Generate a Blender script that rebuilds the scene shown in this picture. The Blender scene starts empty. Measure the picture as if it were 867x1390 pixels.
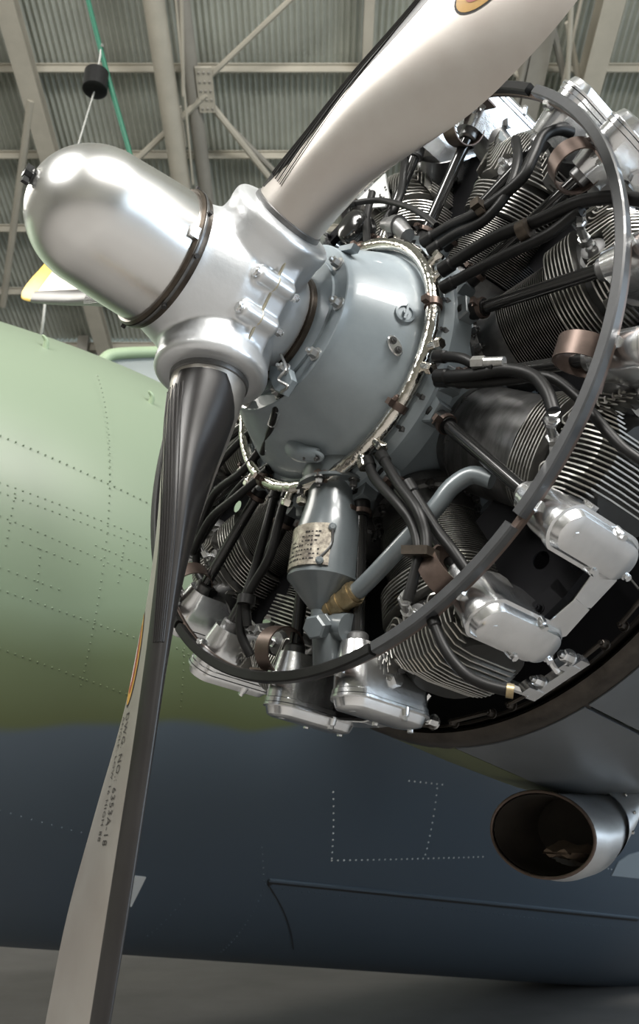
import bpy, bmesh, math, random
from math import sin, cos, pi, radians as rad
from mathutils import Vector as V, Matrix, Quaternion
from mathutils.bvhtree import BVHTree
random.seed(4)
SC = bpy.context.scene
COL = SC.collection
# ------------------------------------------------------------------ camera, sky, lamps, exposure
HC = 1.45; PITCH = rad(22); FPX = 1166.9756
cam = bpy.data.cameras.new('camera'); camo = bpy.data.objects.new('camera', cam); COL.objects.link(camo)
camo.location = (0, 0, HC); camo.rotation_euler = (pi/2+PITCH, 0, 0)
cam.sensor_fit = 'HORIZONTAL'; cam.sensor_width = 36; cam.lens = FPX*36/867
cam.shift_y = -45/867; cam.clip_end = 300
cam.dof.use_dof = True; cam.dof.focus_distance = 2.05; cam.dof.aperture_fstop = 9
SC.camera = camo
SC.view_settings.view_transform = 'Standard'; SC.view_settings.look = 'None'
SC.view_settings.gamma = 1; SC.view_settings.use_curve_mapping = False
SC.view_settings.exposure = 0.0
w = bpy.data.worlds.new('daylight'); SC.world = w; w.use_nodes = True
nt = w.node_tree; bg = nt.nodes['Background']
tc = nt.nodes.new('ShaderNodeTexCoord'); sx = nt.nodes.new('ShaderNodeSeparateXYZ'); rp = nt.nodes.new('ShaderNodeValToRGB')
nt.links.new(tc.outputs['Generated'], sx.inputs[0]); nt.links.new(sx.outputs['Z'], rp.inputs[0])
rp.color_ramp.elements[0].position = 0.0; rp.color_ramp.elements[0].color = (.42, .42, .40, 1)
rp.color_ramp.elements[1].position = 0.02; rp.color_ramp.elements[1].color = (.78, .89, 1, 1)
nt.links.new(rp.outputs[0], bg.inputs['Color']); bg.inputs['Strength'].default_value = 1.7

def area(name, loc, aim, size, sizey, power, color):
    l = bpy.data.lights.new(name, 'AREA'); l.shape = 'RECTANGLE'; l.size = size; l.size_y = sizey
    l.energy = power; l.color = color
    o = bpy.data.objects.new(name, l); COL.objects.link(o); o.location = loc
    o.rotation_euler = (V(aim)-V(loc)).to_track_quat('-Z', 'Y').to_euler()
    return o
area('hangar_lamp', (-5.5, -3.5, 9.5), (-1, 2.2, 2.5), 3.0, 5.0, 1500, (1, .98, .94))
area('hangar_lamp', (3.5, -5.0, 10.5), (0, 2.2, 2.5), 7.0, 3.0, 3000, (1, .97, .92))
area('hangar_lamp', (-9, 6, 10), (-2, 6, 2.5), 5.0, 2.0, 450, (1, .96, .88))
area('open_door_daylight', (13, -3, 3.5), (0, 3, 2.3), 7.0, 5.0, 900, (.72, .86, 1))

# ------------------------------------------------------------------ engine frame (X forward along shaft, Y down, Z outboard)
def rod(wv):
    v = V(wv); return Matrix.Rotation(v.length, 3, v.normalized())
RE = rod((-0.35704112, 2.37175304, -0.47382293)); TE = V((0.04760151, -0.30840394, 2.3777189))
WC = Matrix(((1, 0, 0), (0, sin(PITCH), cos(PITCH)), (0, -cos(PITCH), sin(PITCH))))
ME = Matrix.Translation(V((0, 0, HC)) + WC @ TE) @ (WC @ RE).to_4x4()
CE = -(RE.transposed() @ TE)
def ray(u, v): return (RE.transposed() @ V(((u-433.5)/FPX, (v-650)/FPX, 1))).normalized()
def at(u, v, x):
    d = ray(u, v); return CE + d*((x-CE.x)/d.x)
def P(x, r, deg): return V((x, r*cos(rad(deg)), r*sin(rad(deg))))
X = V((1, 0, 0)); Y = V((0, 1, 0)); Z = V((0, 0, 1))

# ------------------------------------------------------------------ materials
def mat(name, col, rough=.5, metal=0., var=.0, scale=8., col2=None, bump=0., bscale=60., spec=.5, coat=0., aniso=None, rvar=0.):
    m = bpy.data.materials.new(name); m.use_nodes = True; n = m.node_tree; b = n.nodes['Principled BSDF']
    b.inputs['Metallic'].default_value = metal; b.inputs['Roughness'].default_value = rough
    b.inputs['Specular IOR Level'].default_value = spec; b.inputs['Coat Weight'].default_value = coat
    b.inputs['Base Color'].default_value = (*col, 1)
    t = n.nodes.new('ShaderNodeTexCoord'); co = t.outputs['Object']
    if aniso:
        mp = n.nodes.new('ShaderNodeMapping'); mp.inputs['Scale'].default_value = aniso
        n.links.new(co, mp.inputs[0]); co = mp.outputs[0]
    if var or col2 or rvar:
        nz = n.nodes.new('ShaderNodeTexNoise'); nz.inputs['Scale'].default_value = scale; nz.inputs['Detail'].default_value = 6
        nz.inputs['Roughness'].default_value = .65
        n.links.new(co, nz.inputs['Vector'])
        r = n.nodes.new('ShaderNodeValToRGB')
        c2 = col2 or tuple(c*(1-var) for c in col)
        r.color_ramp.elements[0].position = .35; r.color_ramp.elements[1].position = .65
        r.color_ramp.elements[0].color = (*c2, 1); r.color_ramp.elements[1].color = (*col, 1)
        n.links.new(nz.outputs['Fac'], r.inputs[0]); n.links.new(r.outputs[0], b.inputs['Base Color'])
        if rvar:
            mr = n.nodes.new('ShaderNodeMapRange'); mr.inputs[3].default_value = rough-rvar; mr.inputs[4].default_value = rough+rvar
            n.links.new(nz.outputs['Fac'], mr.inputs[0]); n.links.new(mr.outputs[0], b.inputs['Roughness'])
    if bump:
        nb = n.nodes.new('ShaderNodeTexNoise'); nb.inputs['Scale'].default_value = bscale; nb.inputs['Detail'].default_value = 3
        n.links.new(co, nb.inputs['Vector']); bp = n.nodes.new('ShaderNodeBump'); bp.inputs['Strength'].default_value = bump
        bp.inputs['Distance'].default_value = .01
        n.links.new(nb.outputs['Fac'], bp.inputs['Height']); n.links.new(bp.outputs[0], b.inputs['Normal'])
    return m
M = dict(
 dome=mat('brushed_aluminium', (.74, .74, .73), .27, 1),
 hub=mat('satin_silver_paint', (.70, .72, .74), .34, .75, .08, 6, rvar=.04, bump=.04, bscale=90),
 blade=mat('worn_blade_metal', (.50, .48, .45), .43, .9, .16, 3, rvar=.07, col2=(.45, .41, .38)),
 boot=mat('black_rubber_boot', (.014, .013, .013), .33, 0, .3, 4, spec=.38, rvar=.05),
 nose=mat('blue_grey_enamel', (.235, .275, .30), .40, 0.1, .16, 7, rvar=.07, bump=.03, bscale=25, coat=.25),
 steel=mat('dull_steel', (.20, .20, .20), .42, .8, .45, 14, rvar=.1),
 fin=mat('dark_cylinder_fins', (.17, .165, .155), .38, .85, .3, 20),
 finlight=mat('bare_head_fins', (.54, .53, .50), .34, .9, .25, 20),
 core=mat('dark_casting', (.02, .02, .019), .5, .4, .3, 30),
 cast=mat('polished_cast_cover', (.78, .79, .80), .22, .95, .10, 18, rvar=.06, bump=.06, bscale=60),
 chrome=mat('chromed_tube', (.75, .72, .66), .14, 1, .25, 25, bump=.25, bscale=45),
 black=mat('black_gloss_tube', (.012, .012, .012), .16, 0, spec=.6),
 hose=mat('black_rubber_hose', (.010, .010, .010), .42, 0, .3, 40, spec=.2),
 rubber=mat('grey_rubber_strip', (.035, .037, .04), .40, 0, .3, 25, coat=.3),
 bronze=mat('heat_brown_steel', (.135, .10, .085), .42, .75, .35, 16, rvar=.1),
 brass=mat('tarnished_brass', (.33, .26, .15), .4, .8, .4, 40),
 bolt=mat('zinc_bolt', (.55, .55, .54), .3, .9, .25, 90),
 darkbolt=mat('oiled_bolt', (.16, .16, .16), .35, .8, .3, 90),
 clamp=mat('dark_clamp_band', (.10, .082, .066), .36, .85, .4, 30),
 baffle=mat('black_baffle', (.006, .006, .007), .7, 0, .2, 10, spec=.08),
 rim=mat('grimy_rim_steel', (.06, .052, .045), .36, .75, .5, 14, rvar=.12),
 navy=mat('blue_grey_paint', (.075, .10, .125), .42, 0, .12, 3),
 panelgrey=mat('dark_grey_panel_paint', (.085, .095, .105), .42, 0, .15, 6),
 olive=mat('olive_paint', (.085, .10, .045), .5, 0, .3, 6),
 pale=mat('pale_green_paint', (.24, .31, .20), .5, 0, .1, 3),
 dusk=mat('dark_grey_enamel', (.125, .145, .155), .32, .1, .2, 9, rvar=.07, coat=.2),
 rivgreen=mat('rivet_green', (.20, .27, .16), .5),
 palegrey=mat('pale_grey_paint', (.22, .25, .27), .5),
 white=mat('white_paint', (.6, .62, .62), .5),
 duct=mat('polished_duct', (.68, .70, .72), .38, .95, .15, 8, rvar=.06, bump=.05, bscale=30),
 ductin=mat('dark_duct_inside', (.05, .042, .035), .6, .3, .4, 9),  # inside is darker and browner than the duct shell
 cloth=mat('brown_rag', (.12, .085, .06), .9, 0, .3, 20),
 glass=mat('grey_glazing', (.25, .27, .26), .2, 0, .1, 3),
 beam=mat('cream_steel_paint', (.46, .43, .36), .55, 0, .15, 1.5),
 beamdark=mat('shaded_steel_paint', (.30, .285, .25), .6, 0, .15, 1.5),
 sheet=mat('galvanised_sheet', (.53, .55, .49), .42, .35, .25, .7, rvar=.08),
 concrete=mat('grey_concrete', (.2, .19, .18), .6, 0, .25, .8),
 green=mat('green_rope', (.0, .085, .045), .6, 0, .2, 30),
 cord=mat('grey_cord', (.3, .3, .28), .7),
 yellow=mat('yellow_paint', (.72, .45, .03), .4, 0, .1, 8),
 red=mat('faded_red_print', (.28, .06, .035), .4, 0, .2, 30),
 gold=mat('gold_print', (.42, .24, .05), .4, 0, .2, 30),
 ink=mat('black_ink', (.015, .013, .012), .6),
 plate=mat('worn_name_plate', (.50, .46, .38), .38, .6, .5, 60, col2=(.16, .14, .12)),
 stain=mat('ochre_sealant', (.52, .47, .35), .5, .2, .2, 40),
)

# ------------------------------------------------------------------ mesh builder
class MB:
    def __init__(s): s.v = []; s.f = []
    def add(s, vs, fs):
        n = len(s.v); s.v += [tuple(p) for p in vs]; s.f += [tuple(i+n for i in f) for f in fs]; return s
    def rings(s, rings, cap=True, closed=False, capb=None):
        n = len(rings[0]); vs = [p for r in rings for p in r]; fs = []
        m = len(rings)
        for i in range(m if closed else m-1):
            a = i*n; b = ((i+1) % m)*n
            for j in range(n): k = (j+1) % n; fs.append((a+j, a+k, b+k, b+j))
        if cap and not closed:
            fs.append(tuple(range(n))[::-1])
            fs.append(tuple((m-1)*n+j for j in range(n)))
        return s.add(vs, fs)
    def lathe(s, prof, o, ax, n=32, cap=True, u=None):
        ax = V(ax).normalized(); o = V(o)
        u = V(u) if u else (Z if abs(ax.z) < .9 else X); u = (u-ax*u.dot(ax)).normalized(); q = ax.cross(u)
        return s.rings([[o+ax*a+(u*cos(2*pi*j/n)+q*sin(2*pi*j/n))*r for j in range(n)] for a, r in prof], cap)
    def tube(s, pts, r, n=10, smooth=True, closed=False, sub=6, cap=True, flat=None):
        pts = [V(p) for p in pts]
        rs = r if isinstance(r, (list, tuple)) else [r]*len(pts)
        if smooth and len(pts) > 2:
            out = []; ro = []; m = len(pts); rg = range(m if closed else m-1)
            for i in rg:
                g = (lambda k: pts[k % m]) if closed else (lambda k: pts[min(max(k, 0), m-1)])
                a, b, c, d = g(i-1), g(i), g(i+1), g(i+2); r0 = rs[i]; r1 = rs[(i+1) % m]
                for k in range(sub):
                    t = k/sub; out.append(.5*((2*b)+(c-a)*t+(2*a-5*b+4*c-d)*t*t+(3*b-a-3*c+d)*t**3)); ro.append(r0+(r1-r0)*t)
            if not closed: out.append(pts[-1]); ro.append(rs[-1])
            pts, rs = out, ro
        m = len(pts); T = []
        for i in range(m):
            a = pts[i-1] if (closed or i) else pts[i]; b = pts[(i+1) % m] if (closed or i < m-1) else pts[i]
            T.append((b-a).normalized())
        nrm = T[0].orthogonal().normalized(); R = []
        for i in range(m):
            nrm = (nrm-T[i]*nrm.dot(T[i])).normalized(); bi = T[i].cross(nrm)
            R.append([pts[i]+(nrm*cos(2*pi*j/n)+bi*sin(2*pi*j/n))*rs[i] for j in range(n)])
        return s.rings(R, cap, closed)
    def box(s, c, ex, ey, ez):
        c = V(c); ex = V(ex); ey = V(ey); ez = V(ez)
        vs = [c+ex*a+ey*b+ez*d for a in (-1, 1) for b in (-1, 1) for d in (-1, 1)]
        return s.add(vs, [(0, 1, 3, 2), (4, 6, 7, 5), (0, 4, 5, 1), (2, 3, 7, 6), (0, 2, 6, 4), (1, 5, 7, 3)])
    def prism(s, pts, d, bev=0):
        d = V(d); pts = [V(p) for p in pts]; c = sum(pts, V())/len(pts)
        if bev:
            dn = d.normalized()
            k = lambda p, a: c+(p-c)*(1-a/max((p-c).length, 1e-6))
            return s.rings([[k(p, bev) for p in pts], [p+dn*bev for p in pts], [p+d-dn*bev for p in pts], [k(p, bev)+d for p in pts]])
        return s.rings([pts, [p+d for p in pts]])
    def bolt(s, p, d, r, h, washer=True):
        d = V(d).normalized(); p = V(p)
        if washer: s.lathe([(0, r*1.45), (h*.22, r*1.45)], p, d, 14)
        s.lathe([(h*.22, r), (h*.9, r), (h, r*.8)], p, d, 6)
        s.lathe([(h, r*.5), (h*1.35, r*.45)], p, d, 8)
        return s
    def ribbon(s, pts, nin, depth, th):
        R = []; m = len(pts)
        for i in range(m):
            t = (pts[min(i+1, m-1)]-pts[max(i-1, 0)]).normalized(); N = V(nin[i]).normalized(); B = t.cross(N).normalized()*th/2
            R.append([pts[i]+B, pts[i]-B, pts[i]-B-N*depth, pts[i]+B-N*depth])
        return s.rings(R)
    def mesh(s, name, m, ang=35):
        me = bpy.data.meshes.new(name); me.from_pydata(s.v, [], s.f)
        b = bmesh.new(); b.from_mesh(me); bmesh.ops.recalc_face_normals(b, faces=b.faces); b.to_mesh(me); b.free()
        me.polygons.foreach_set('use_smooth', [True]*len(me.polygons)); me.set_sharp_from_angle(angle=rad(ang))
        for k in (m if isinstance(m, (list, tuple)) else [m]): me.materials.append(k)
        return me
    def obj(s, name, m, parent=None, ang=35, base=None, mtx=None, **kw):
        if base is None and parent is not None and 'base' in parent: base = V(parent['base'])
        if base is not None and V(base).length: s.v = [tuple(V(p)-V(base)) for p in s.v]
        o = bpy.data.objects.new(name, s.mesh(name, m, ang)); COL.objects.link(o)
        if parent: o.parent = parent
        elif mtx is not None: o.matrix_world = mtx @ Matrix.Translation(V(base or (0, 0, 0)))
        for k, v in kw.items(): o[k] = v
        return o
def thing(name, label, cat, base=(0, 0, 0), mtx=None, group=None):
    o = bpy.data.objects.new(name, None); COL.objects.link(o); o.empty_display_size = .1
    o.matrix_world = (mtx if mtx is not None else ME) @ Matrix.Translation(V(base))
    o['label'] = label; o['category'] = cat
    if group: o['group'] = group
    if V(base).length: BASES[o.name] = V(base)
    return o
BASES = {}
def part(name, mb, m, parent, ang=35, **kw):
    b = BASES.get(parent.name) or (BASES.get(parent.parent.name) if parent.parent else None)
    if b: mb.v = [tuple(V(p)-b) for p in mb.v]
    o = bpy.data.objects.new(name, mb.mesh(name, m, ang)); COL.objects.link(o); o.parent = parent
    for k, v in kw.items(): o[k] = v
    return o
def dup(o, parent=None, children=True):
    c = o.copy(); COL.objects.link(c)
    if parent: c.parent = parent
    if children:
        for ch in list(KIDS.get(o.name, [])):
            d = ch.copy(); COL.objects.link(d); d.parent = c
    return c
KIDS = {}

# ================================================================== HANGAR (world frame)
WI = Matrix.Identity(4)
def struct(name, mb, m, ang=35, **kw):
    o = bpy.data.objects.new(name, mb.mesh(name, m, ang)); COL.objects.link(o); o['kind'] = 'structure'
    for k, v in kw.items(): o[k] = v
    return o
RH = 15+HC; RS = .25                       # roof height over the camera's foot, slope
def roof(x, y, d=0): return V((x, y, RH-RS*y-d))
YW = 17.6
fl = MB(); fl.box((0, 3, -.1), X*22, Y*16, Z*.1); struct('floor', fl, M['concrete'])
# corrugated roof sheets: one object per sheet row and bay
def sheet(x0, x1, y0, y1, over=.0):
    mb = MB(); n = int((x1-x0)/.0135); vs = []; fs = []
    for i in range(n+1):
        x = x0+(x1-x0)*i/n; z = .030*cos(x*2*pi/.108)
        vs += [roof(x, y0)+Z*(z+over), roof(x, y1)+Z*(z+over)]
        if i: fs.append((2*i-2, 2*i-1, 2*i+1, 2*i))
    return mb.add(vs, fs)
PUR = [6.2+1.62*k for k in range(-6, 8)]
ceil = MB(); ceil.box(roof(0, -6, -.25), X*24, (V((0, 1, -RS))*12), Z*.05); struct('ceiling', ceil, M['sheet'])
cl = MB()
for i, (x0, x1) in enumerate([(-16, -9), (-9, -4.55), (-4.55, 0), (0, 4.6), (4.6, 9.4), (9.4, 16)]):
    for k in range(5, 14):
        y0 = PUR[k-1]; y1 = min(PUR[k], YW)
        if y0 >= YW: continue
        o = struct('ceiling_sheet', sheet(x0-.06, x1+.06, y0-.12, y1, 0.012*(k % 2)+.006*(i % 2)), M['sheet'], 80)
for y in PUR:
    if y > YW: continue
    mb = MB(); mb.box(roof(0, y, .10), X*20, V((0, .055, 0)), Z*.012); mb.box(roof(0, y, .17), X*20, V((0, .012, 0)), Z*.07)
    struct('trim_purlin', mb, M['beam'])
def rafter(x, wd, dp, m='beam', y0=2., y1=YW, drop=.30, rnd=False):
    mb = MB(); a = roof(x, y0, drop); b = roof(x, y1, drop)
    if rnd: mb.tube([a, b], wd, 20, False)
    else:
        c = (a+b)/2; h = (b-a)/2; nv = h.cross(X).normalized()
        for s in (-1, 1): mb.box(c+nv*dp*s, h, X*wd, nv*.012)
        mb.box(c, h, X*.012, nv*dp)
    struct('trim_rafter', mb, M[m])
def onroof(u, v, drop):    # pixel -> world point on the plane 'drop' under the roof
    d = V(((u-433.5)/FPX, (v-650)/FPX, 1)); dw = WC @ d
    t = (15-drop)/(dw.z+RS*dw.y); return V((0, 0, HC))+dw*t
def xat(u, v, drop=.3): return onroof(u, v, drop).x
rafter(xat(222, 90, .8), .17, .2, drop=.8, rnd=True)
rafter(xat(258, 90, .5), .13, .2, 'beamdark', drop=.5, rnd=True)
rafter(xat(33, 90, .5), .16, .12, 'beam', drop=.5)
rafter(xat(805, 90, .8), .17, .2, drop=.8)
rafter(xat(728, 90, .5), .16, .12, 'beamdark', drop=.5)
rafter(xat(500, 30, .35), .08, .1, drop=.35)
def strut(p, q, drop, r, m='beam', name='trim_brace'):
    mb = MB(); a = onroof(*p, drop); b = onroof(*q, drop); mb.tube([a, b], r, 8, False); struct(name, mb, M[m])
strut((278, 110), (402, -8), .55, .05); strut((285, 140), (376, 254), .55, .06); strut((280, 128), (182, 220), .6, .06)
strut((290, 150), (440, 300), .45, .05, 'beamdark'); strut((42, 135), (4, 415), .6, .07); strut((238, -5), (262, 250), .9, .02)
strut((60, 215), (45, 130), .5, .05); strut((246, -10), (249, 130), .9, .03); strut((776, -10), (768, 150), 1., .04)
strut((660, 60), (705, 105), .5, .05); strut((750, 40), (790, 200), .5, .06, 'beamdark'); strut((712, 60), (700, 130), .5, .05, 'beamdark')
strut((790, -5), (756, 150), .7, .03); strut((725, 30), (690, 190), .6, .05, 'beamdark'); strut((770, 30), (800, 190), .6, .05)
# gusset plates
for (u, v, a, b) in ((279, 122, .14, .40), (243, 172, .09, .38)):
    c = onroof(u, v, .62); mb = MB(); mb.box(c, X*a, V((0, 1, -RS)).normalized()*b, Z*.02); o = struct('trim_gusset', mb, M['beam'])
    for i in range(-1, 2):
        for j in range(-2, 3):
            rv = MB(); rv.lathe([(0, .025), (.02, .018)], c+X*a*.6*i+V((0, 1, -RS)).normalized()*b*.4*j-Z*.02, -Z, 6)
            r_ = bpy.data.objects.new('rivet', rv.mesh('rivet', M['beamdark'])); COL.objects.link(r_); r_.parent = o
# far wall: eave beam, corrugated strip, girts, posts
zt = RH-RS*YW
mb = MB()
vs = []; fs = []; n = 2000
for i in range(n+1):
    x = -18+36*i/n; z = .030*cos(x*2*pi/.108); vs += [V((x, YW+.3+z, 0)), V((x, YW+.3+z, zt+.3))]
    if i: fs.append((2*i-2, 2*i-1, 2*i+1, 2*i))
mb.add(vs, fs); struct('wall_far', mb, M['sheet'], 80)
def wbox(x0, x1, y0, y1, z0, z1, m, name):
    b = MB(); b.box(((x0+x1)/2, (y0+y1)/2, (z0+z1)/2), X*(x1-x0)/2, Y*(y1-y0)/2, Z*(z1-z0)/2); return struct(name, b, M[m])
def wz(v): return HC+YW*math.tan(PITCH+math.atan((650-v)/FPX))   # height on the far wall seen at pixel row v
wbox(-20, 20, -13.2, -13, 0, 18, 'beam', 'wall_near'); wbox(-19.2, -19, -13, YW, 0, 17, 'beam', 'wall_left')
wbox(-18, 18, YW-.3, YW-.1, wz(437), wz(428), 'beam', 'trim_eave_beam')
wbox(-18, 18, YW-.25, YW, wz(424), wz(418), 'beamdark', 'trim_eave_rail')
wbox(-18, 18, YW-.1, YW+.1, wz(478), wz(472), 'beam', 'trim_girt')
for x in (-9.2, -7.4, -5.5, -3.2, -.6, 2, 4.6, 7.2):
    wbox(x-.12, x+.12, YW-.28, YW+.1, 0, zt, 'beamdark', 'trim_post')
wbox(-18, 18, YW+.1, YW+.22, 0, wz(486), 'glass', 'trim_wall_panel')

# ================================================================== FUSELAGE (engine frame)
FC = V((0, -.08, -3.96)); FR = 1.92
def frad(x):
    if x < -1.2: return FR+.0
    t = (x+1.2)/4.6; return FR*max(1-(t**2.0)*.85, .03)
def fpt(x, a, d=0): r = frad(x)+d; return FC+V((x, r*cos(a)*(.90 if cos(a) < 0 else 1), r*sin(a)))     # a=0 down, pi/2 outboard
fus0 = thing('airplane', 'large airplane behind the engine, pale green above and blue grey below', 'airplane', (-1.6, FC.y, FC.z))
mb = MB(); xs = [-8+i*.15 for i in range(76)]
mb.rings([[fpt(x, 2*pi*j/96) for j in range(96)] for x in xs if x < 3.3])
fm = mat('two_tone_shaded_paint', (.3, .4, .25), .42)
n = fm.node_tree; b = n.nodes['Principled BSDF']; t = n.nodes.new('ShaderNodeTexCoord'); s = n.nodes.new('ShaderNodeSeparateXYZ')
nz = n.nodes.new('ShaderNodeTexNoise'); nz.inputs['Scale'].default_value = 1.1; nz.inputs['Detail'].default_value = 2.5
n.links.new(t.outputs['Object'], nz.inputs['Vector']); n.links.new(t.outputs['Object'], s.inputs[0])
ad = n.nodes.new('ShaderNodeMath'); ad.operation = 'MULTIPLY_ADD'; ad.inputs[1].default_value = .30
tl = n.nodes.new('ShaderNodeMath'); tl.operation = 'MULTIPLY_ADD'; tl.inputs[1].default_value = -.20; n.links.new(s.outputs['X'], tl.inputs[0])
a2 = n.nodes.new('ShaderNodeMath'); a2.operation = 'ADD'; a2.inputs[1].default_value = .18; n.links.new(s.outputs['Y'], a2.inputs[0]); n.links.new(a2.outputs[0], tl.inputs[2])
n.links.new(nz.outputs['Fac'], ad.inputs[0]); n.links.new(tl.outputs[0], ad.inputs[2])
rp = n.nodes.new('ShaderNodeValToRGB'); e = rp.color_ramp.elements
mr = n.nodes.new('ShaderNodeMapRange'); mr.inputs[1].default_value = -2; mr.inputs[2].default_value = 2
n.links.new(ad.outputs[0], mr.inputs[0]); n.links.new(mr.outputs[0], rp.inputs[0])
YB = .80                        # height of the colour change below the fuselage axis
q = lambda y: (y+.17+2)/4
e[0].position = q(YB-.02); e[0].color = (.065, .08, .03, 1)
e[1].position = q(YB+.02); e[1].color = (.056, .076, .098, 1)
k = e.new(q(YB-.30)); k.color = (.075, .10, .05, 1)  # green darkens downward where the side curves under: shade put into the paint
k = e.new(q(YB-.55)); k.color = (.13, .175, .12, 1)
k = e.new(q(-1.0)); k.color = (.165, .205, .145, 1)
n.links.new(rp.outputs[0], b.inputs['Base Color'])
fus = part('fuselage', mb, fm, fus0, 40)
fbvh = BVHTree.FromPolygons([V(p)+BASES[fus0.name] for p in mb.v], mb.f)
def onfus(u, v):
    h = fbvh.ray_cast(CE, ray(u, v)); return h[0], h[1]
riv = MB(); pr = MB()
def rv(mbx, p, nn, r):
    mbx.lathe([(-.002, r), (.0025, r*.75), (.004, r*.3)], p, nn, 6)
def fline(mbx, a, b, sp, r):      # row of rivets between two pixels, laid on the skin
    ha, hb = onfus(*a)[0], onfus(*b)[0]
    if ha is None or hb is None: return
    m = max(2, int((ha-hb).length/sp))
    for i in range(m+1):
        p = ha.lerp(hb, i/m); ax = V((p.x, FC.y, FC.z)); nn = (p-ax).normalized(); rv(mbx, ax+nn*frad(p.x), nn, r)
for a, b_ in (((0, 592), (215, 690)), ((0, 655), (215, 738)), ((0, 668), (215, 750)), ((30, 735), (105, 765)), ((0, 800), (190, 868)),
              ((0, 700), (215, 795)), ((0, 880), (180, 945)), ((125, 520), (110, 930)), ((20, 670), (8, 740)), ((168, 740), (160, 790)), ((55, 745), (50, 800)),
              ((240, 880), (330, 925)), ((250, 870), (245, 960)), ((0, 770), (80, 800)), ((130, 740), (200, 770))):
    fline(riv, a, b_, .035, .0048)
part('rivet_rows', riv, fm, fus, kind='stuff', label='rows of small pale green rivets')
rv2 = MB()
for a, b_ in (((450, 1168), (655, 1163)), ((452, 1075), (450, 1165)), ((593, 1070), (577, 1160)), ((555, 1060), (600, 1065)), ((770, 1165), (867, 1190))):
    fline(rv2, a, b_, .045, .0062)
part('rivet_rows', rv2, M['white'], fus, kind='stuff', label='rows of bright bare rivets on the blue grey belly')
rv3 = MB()
for a, b_ in (((300, 1292), (360, 1200)), ((355, 1150), (358, 1195)), ((365, 1205), (860, 1262)), ((0, 1100), (110, 1130)), ((200, 1270), (250, 1220))):
    fline(rv3, a, b_, .05, .005)
part('rivet_rows', rv3, M['navy'], fus, kind='stuff', label='rows of blue grey rivets on the belly')
def fstrip(pts, wd, m, name, th=.004, **kw):
    ps = [onfus(*p) for p in pts]; mbx = MB(); R = []
    ps = [p for p in ps if p[0] is not None]
    for i, (p, nn) in enumerate(ps):
        t_ = (ps[min(i+1, len(ps)-1)][0]-ps[max(i-1, 0)][0]).normalized(); nn = nn if nn.dot(CE-p) > 0 else -nn
        sd = t_.cross(nn).normalized()*wd
        R.append([p+sd+nn*th, p-sd+nn*th, p-sd-nn*.01, p+sd-nn*.01])
    mbx.rings(R); return part(name, mbx, m, fus, **kw)
fstrip([(365+i*25, 1197+i*2.6) for i in range(21)], .012, M['ink'], 'panel_gap')
fstrip([(365+i*25, 1193.5+i*2.6) for i in range(21)], .008, M['navy'], 'seam_lip', .012)
fstrip([(366, 1194), (366, 1201)], .012, M['ink'], 'gap_end', .006)
fstrip([(i*8+363-i*i*.45, 1200+i*11) for i in range(-0, 9)][:9], .003, M['ink'], 'panel_seam')
# white corner of the insignia, white roundel edge
def fpatch(pts, m, name, **kw):
    ps = [onfus(*p) for p in pts]; c = sum((p[0] for p in ps), V())/len(ps); nn = ps[0][1]; nn = nn if nn.dot(CE-c) > 0 else -nn
    mbx = MB(); mbx.prism([p[0]-nn*.02 for p in ps], nn*.026); return part(name, mbx, m, fus, **kw)
fpatch([(180, 1188), (198, 1190), (178, 1230), (172, 1228)], M['white'], 'white_marking', label='white corner of a painted marking')
fpatch([(829+0, 1188), (838, 1170), (852, 1160), (880, 1152), (900, 1152), (900, 1196)], M['palegrey'], 'marking_disc', label='pale grey edge of a round marking')
for uv in ((62, 472), (205, 547)):
    p, nn = onfus(*uv)
    if p is None: continue
    nn = nn if nn.dot(CE-p) > 0 else -nn
    mbx = MB(); mbx.tube([p-nn*.01, p+nn*.02+V((.01, -.02, 0)), p+V((.04, -.03, 0))+nn*.03], [.02, .014, .006], 10); part('drain_nub', mbx, M['pale'], fus)
# canopy frame seen above the fuselage, right of the dome
mb = MB()
def atz(u, v, z): d = ray(u, v); return CE+d*((z-CE.z)/d.z)
pp = [atz(u, v, -3.9) for u, v in ((128, 500), (140, 489), (160, 480), (240, 477), (330, 476), (420, 480))]
mb.tube(pp, .045, 12); part('frame_tube', mb, M['pale'], fus)
mb = MB(); q4 = [atz(u, v, -3.92) for u, v in ((145, 492), (165, 484), (330, 482), (420, 486), (420, 560), (145, 520))]; mb.prism(q4, V((0, 0, -.02))); part('glazing', mb, M['glass'], fus)

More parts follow.
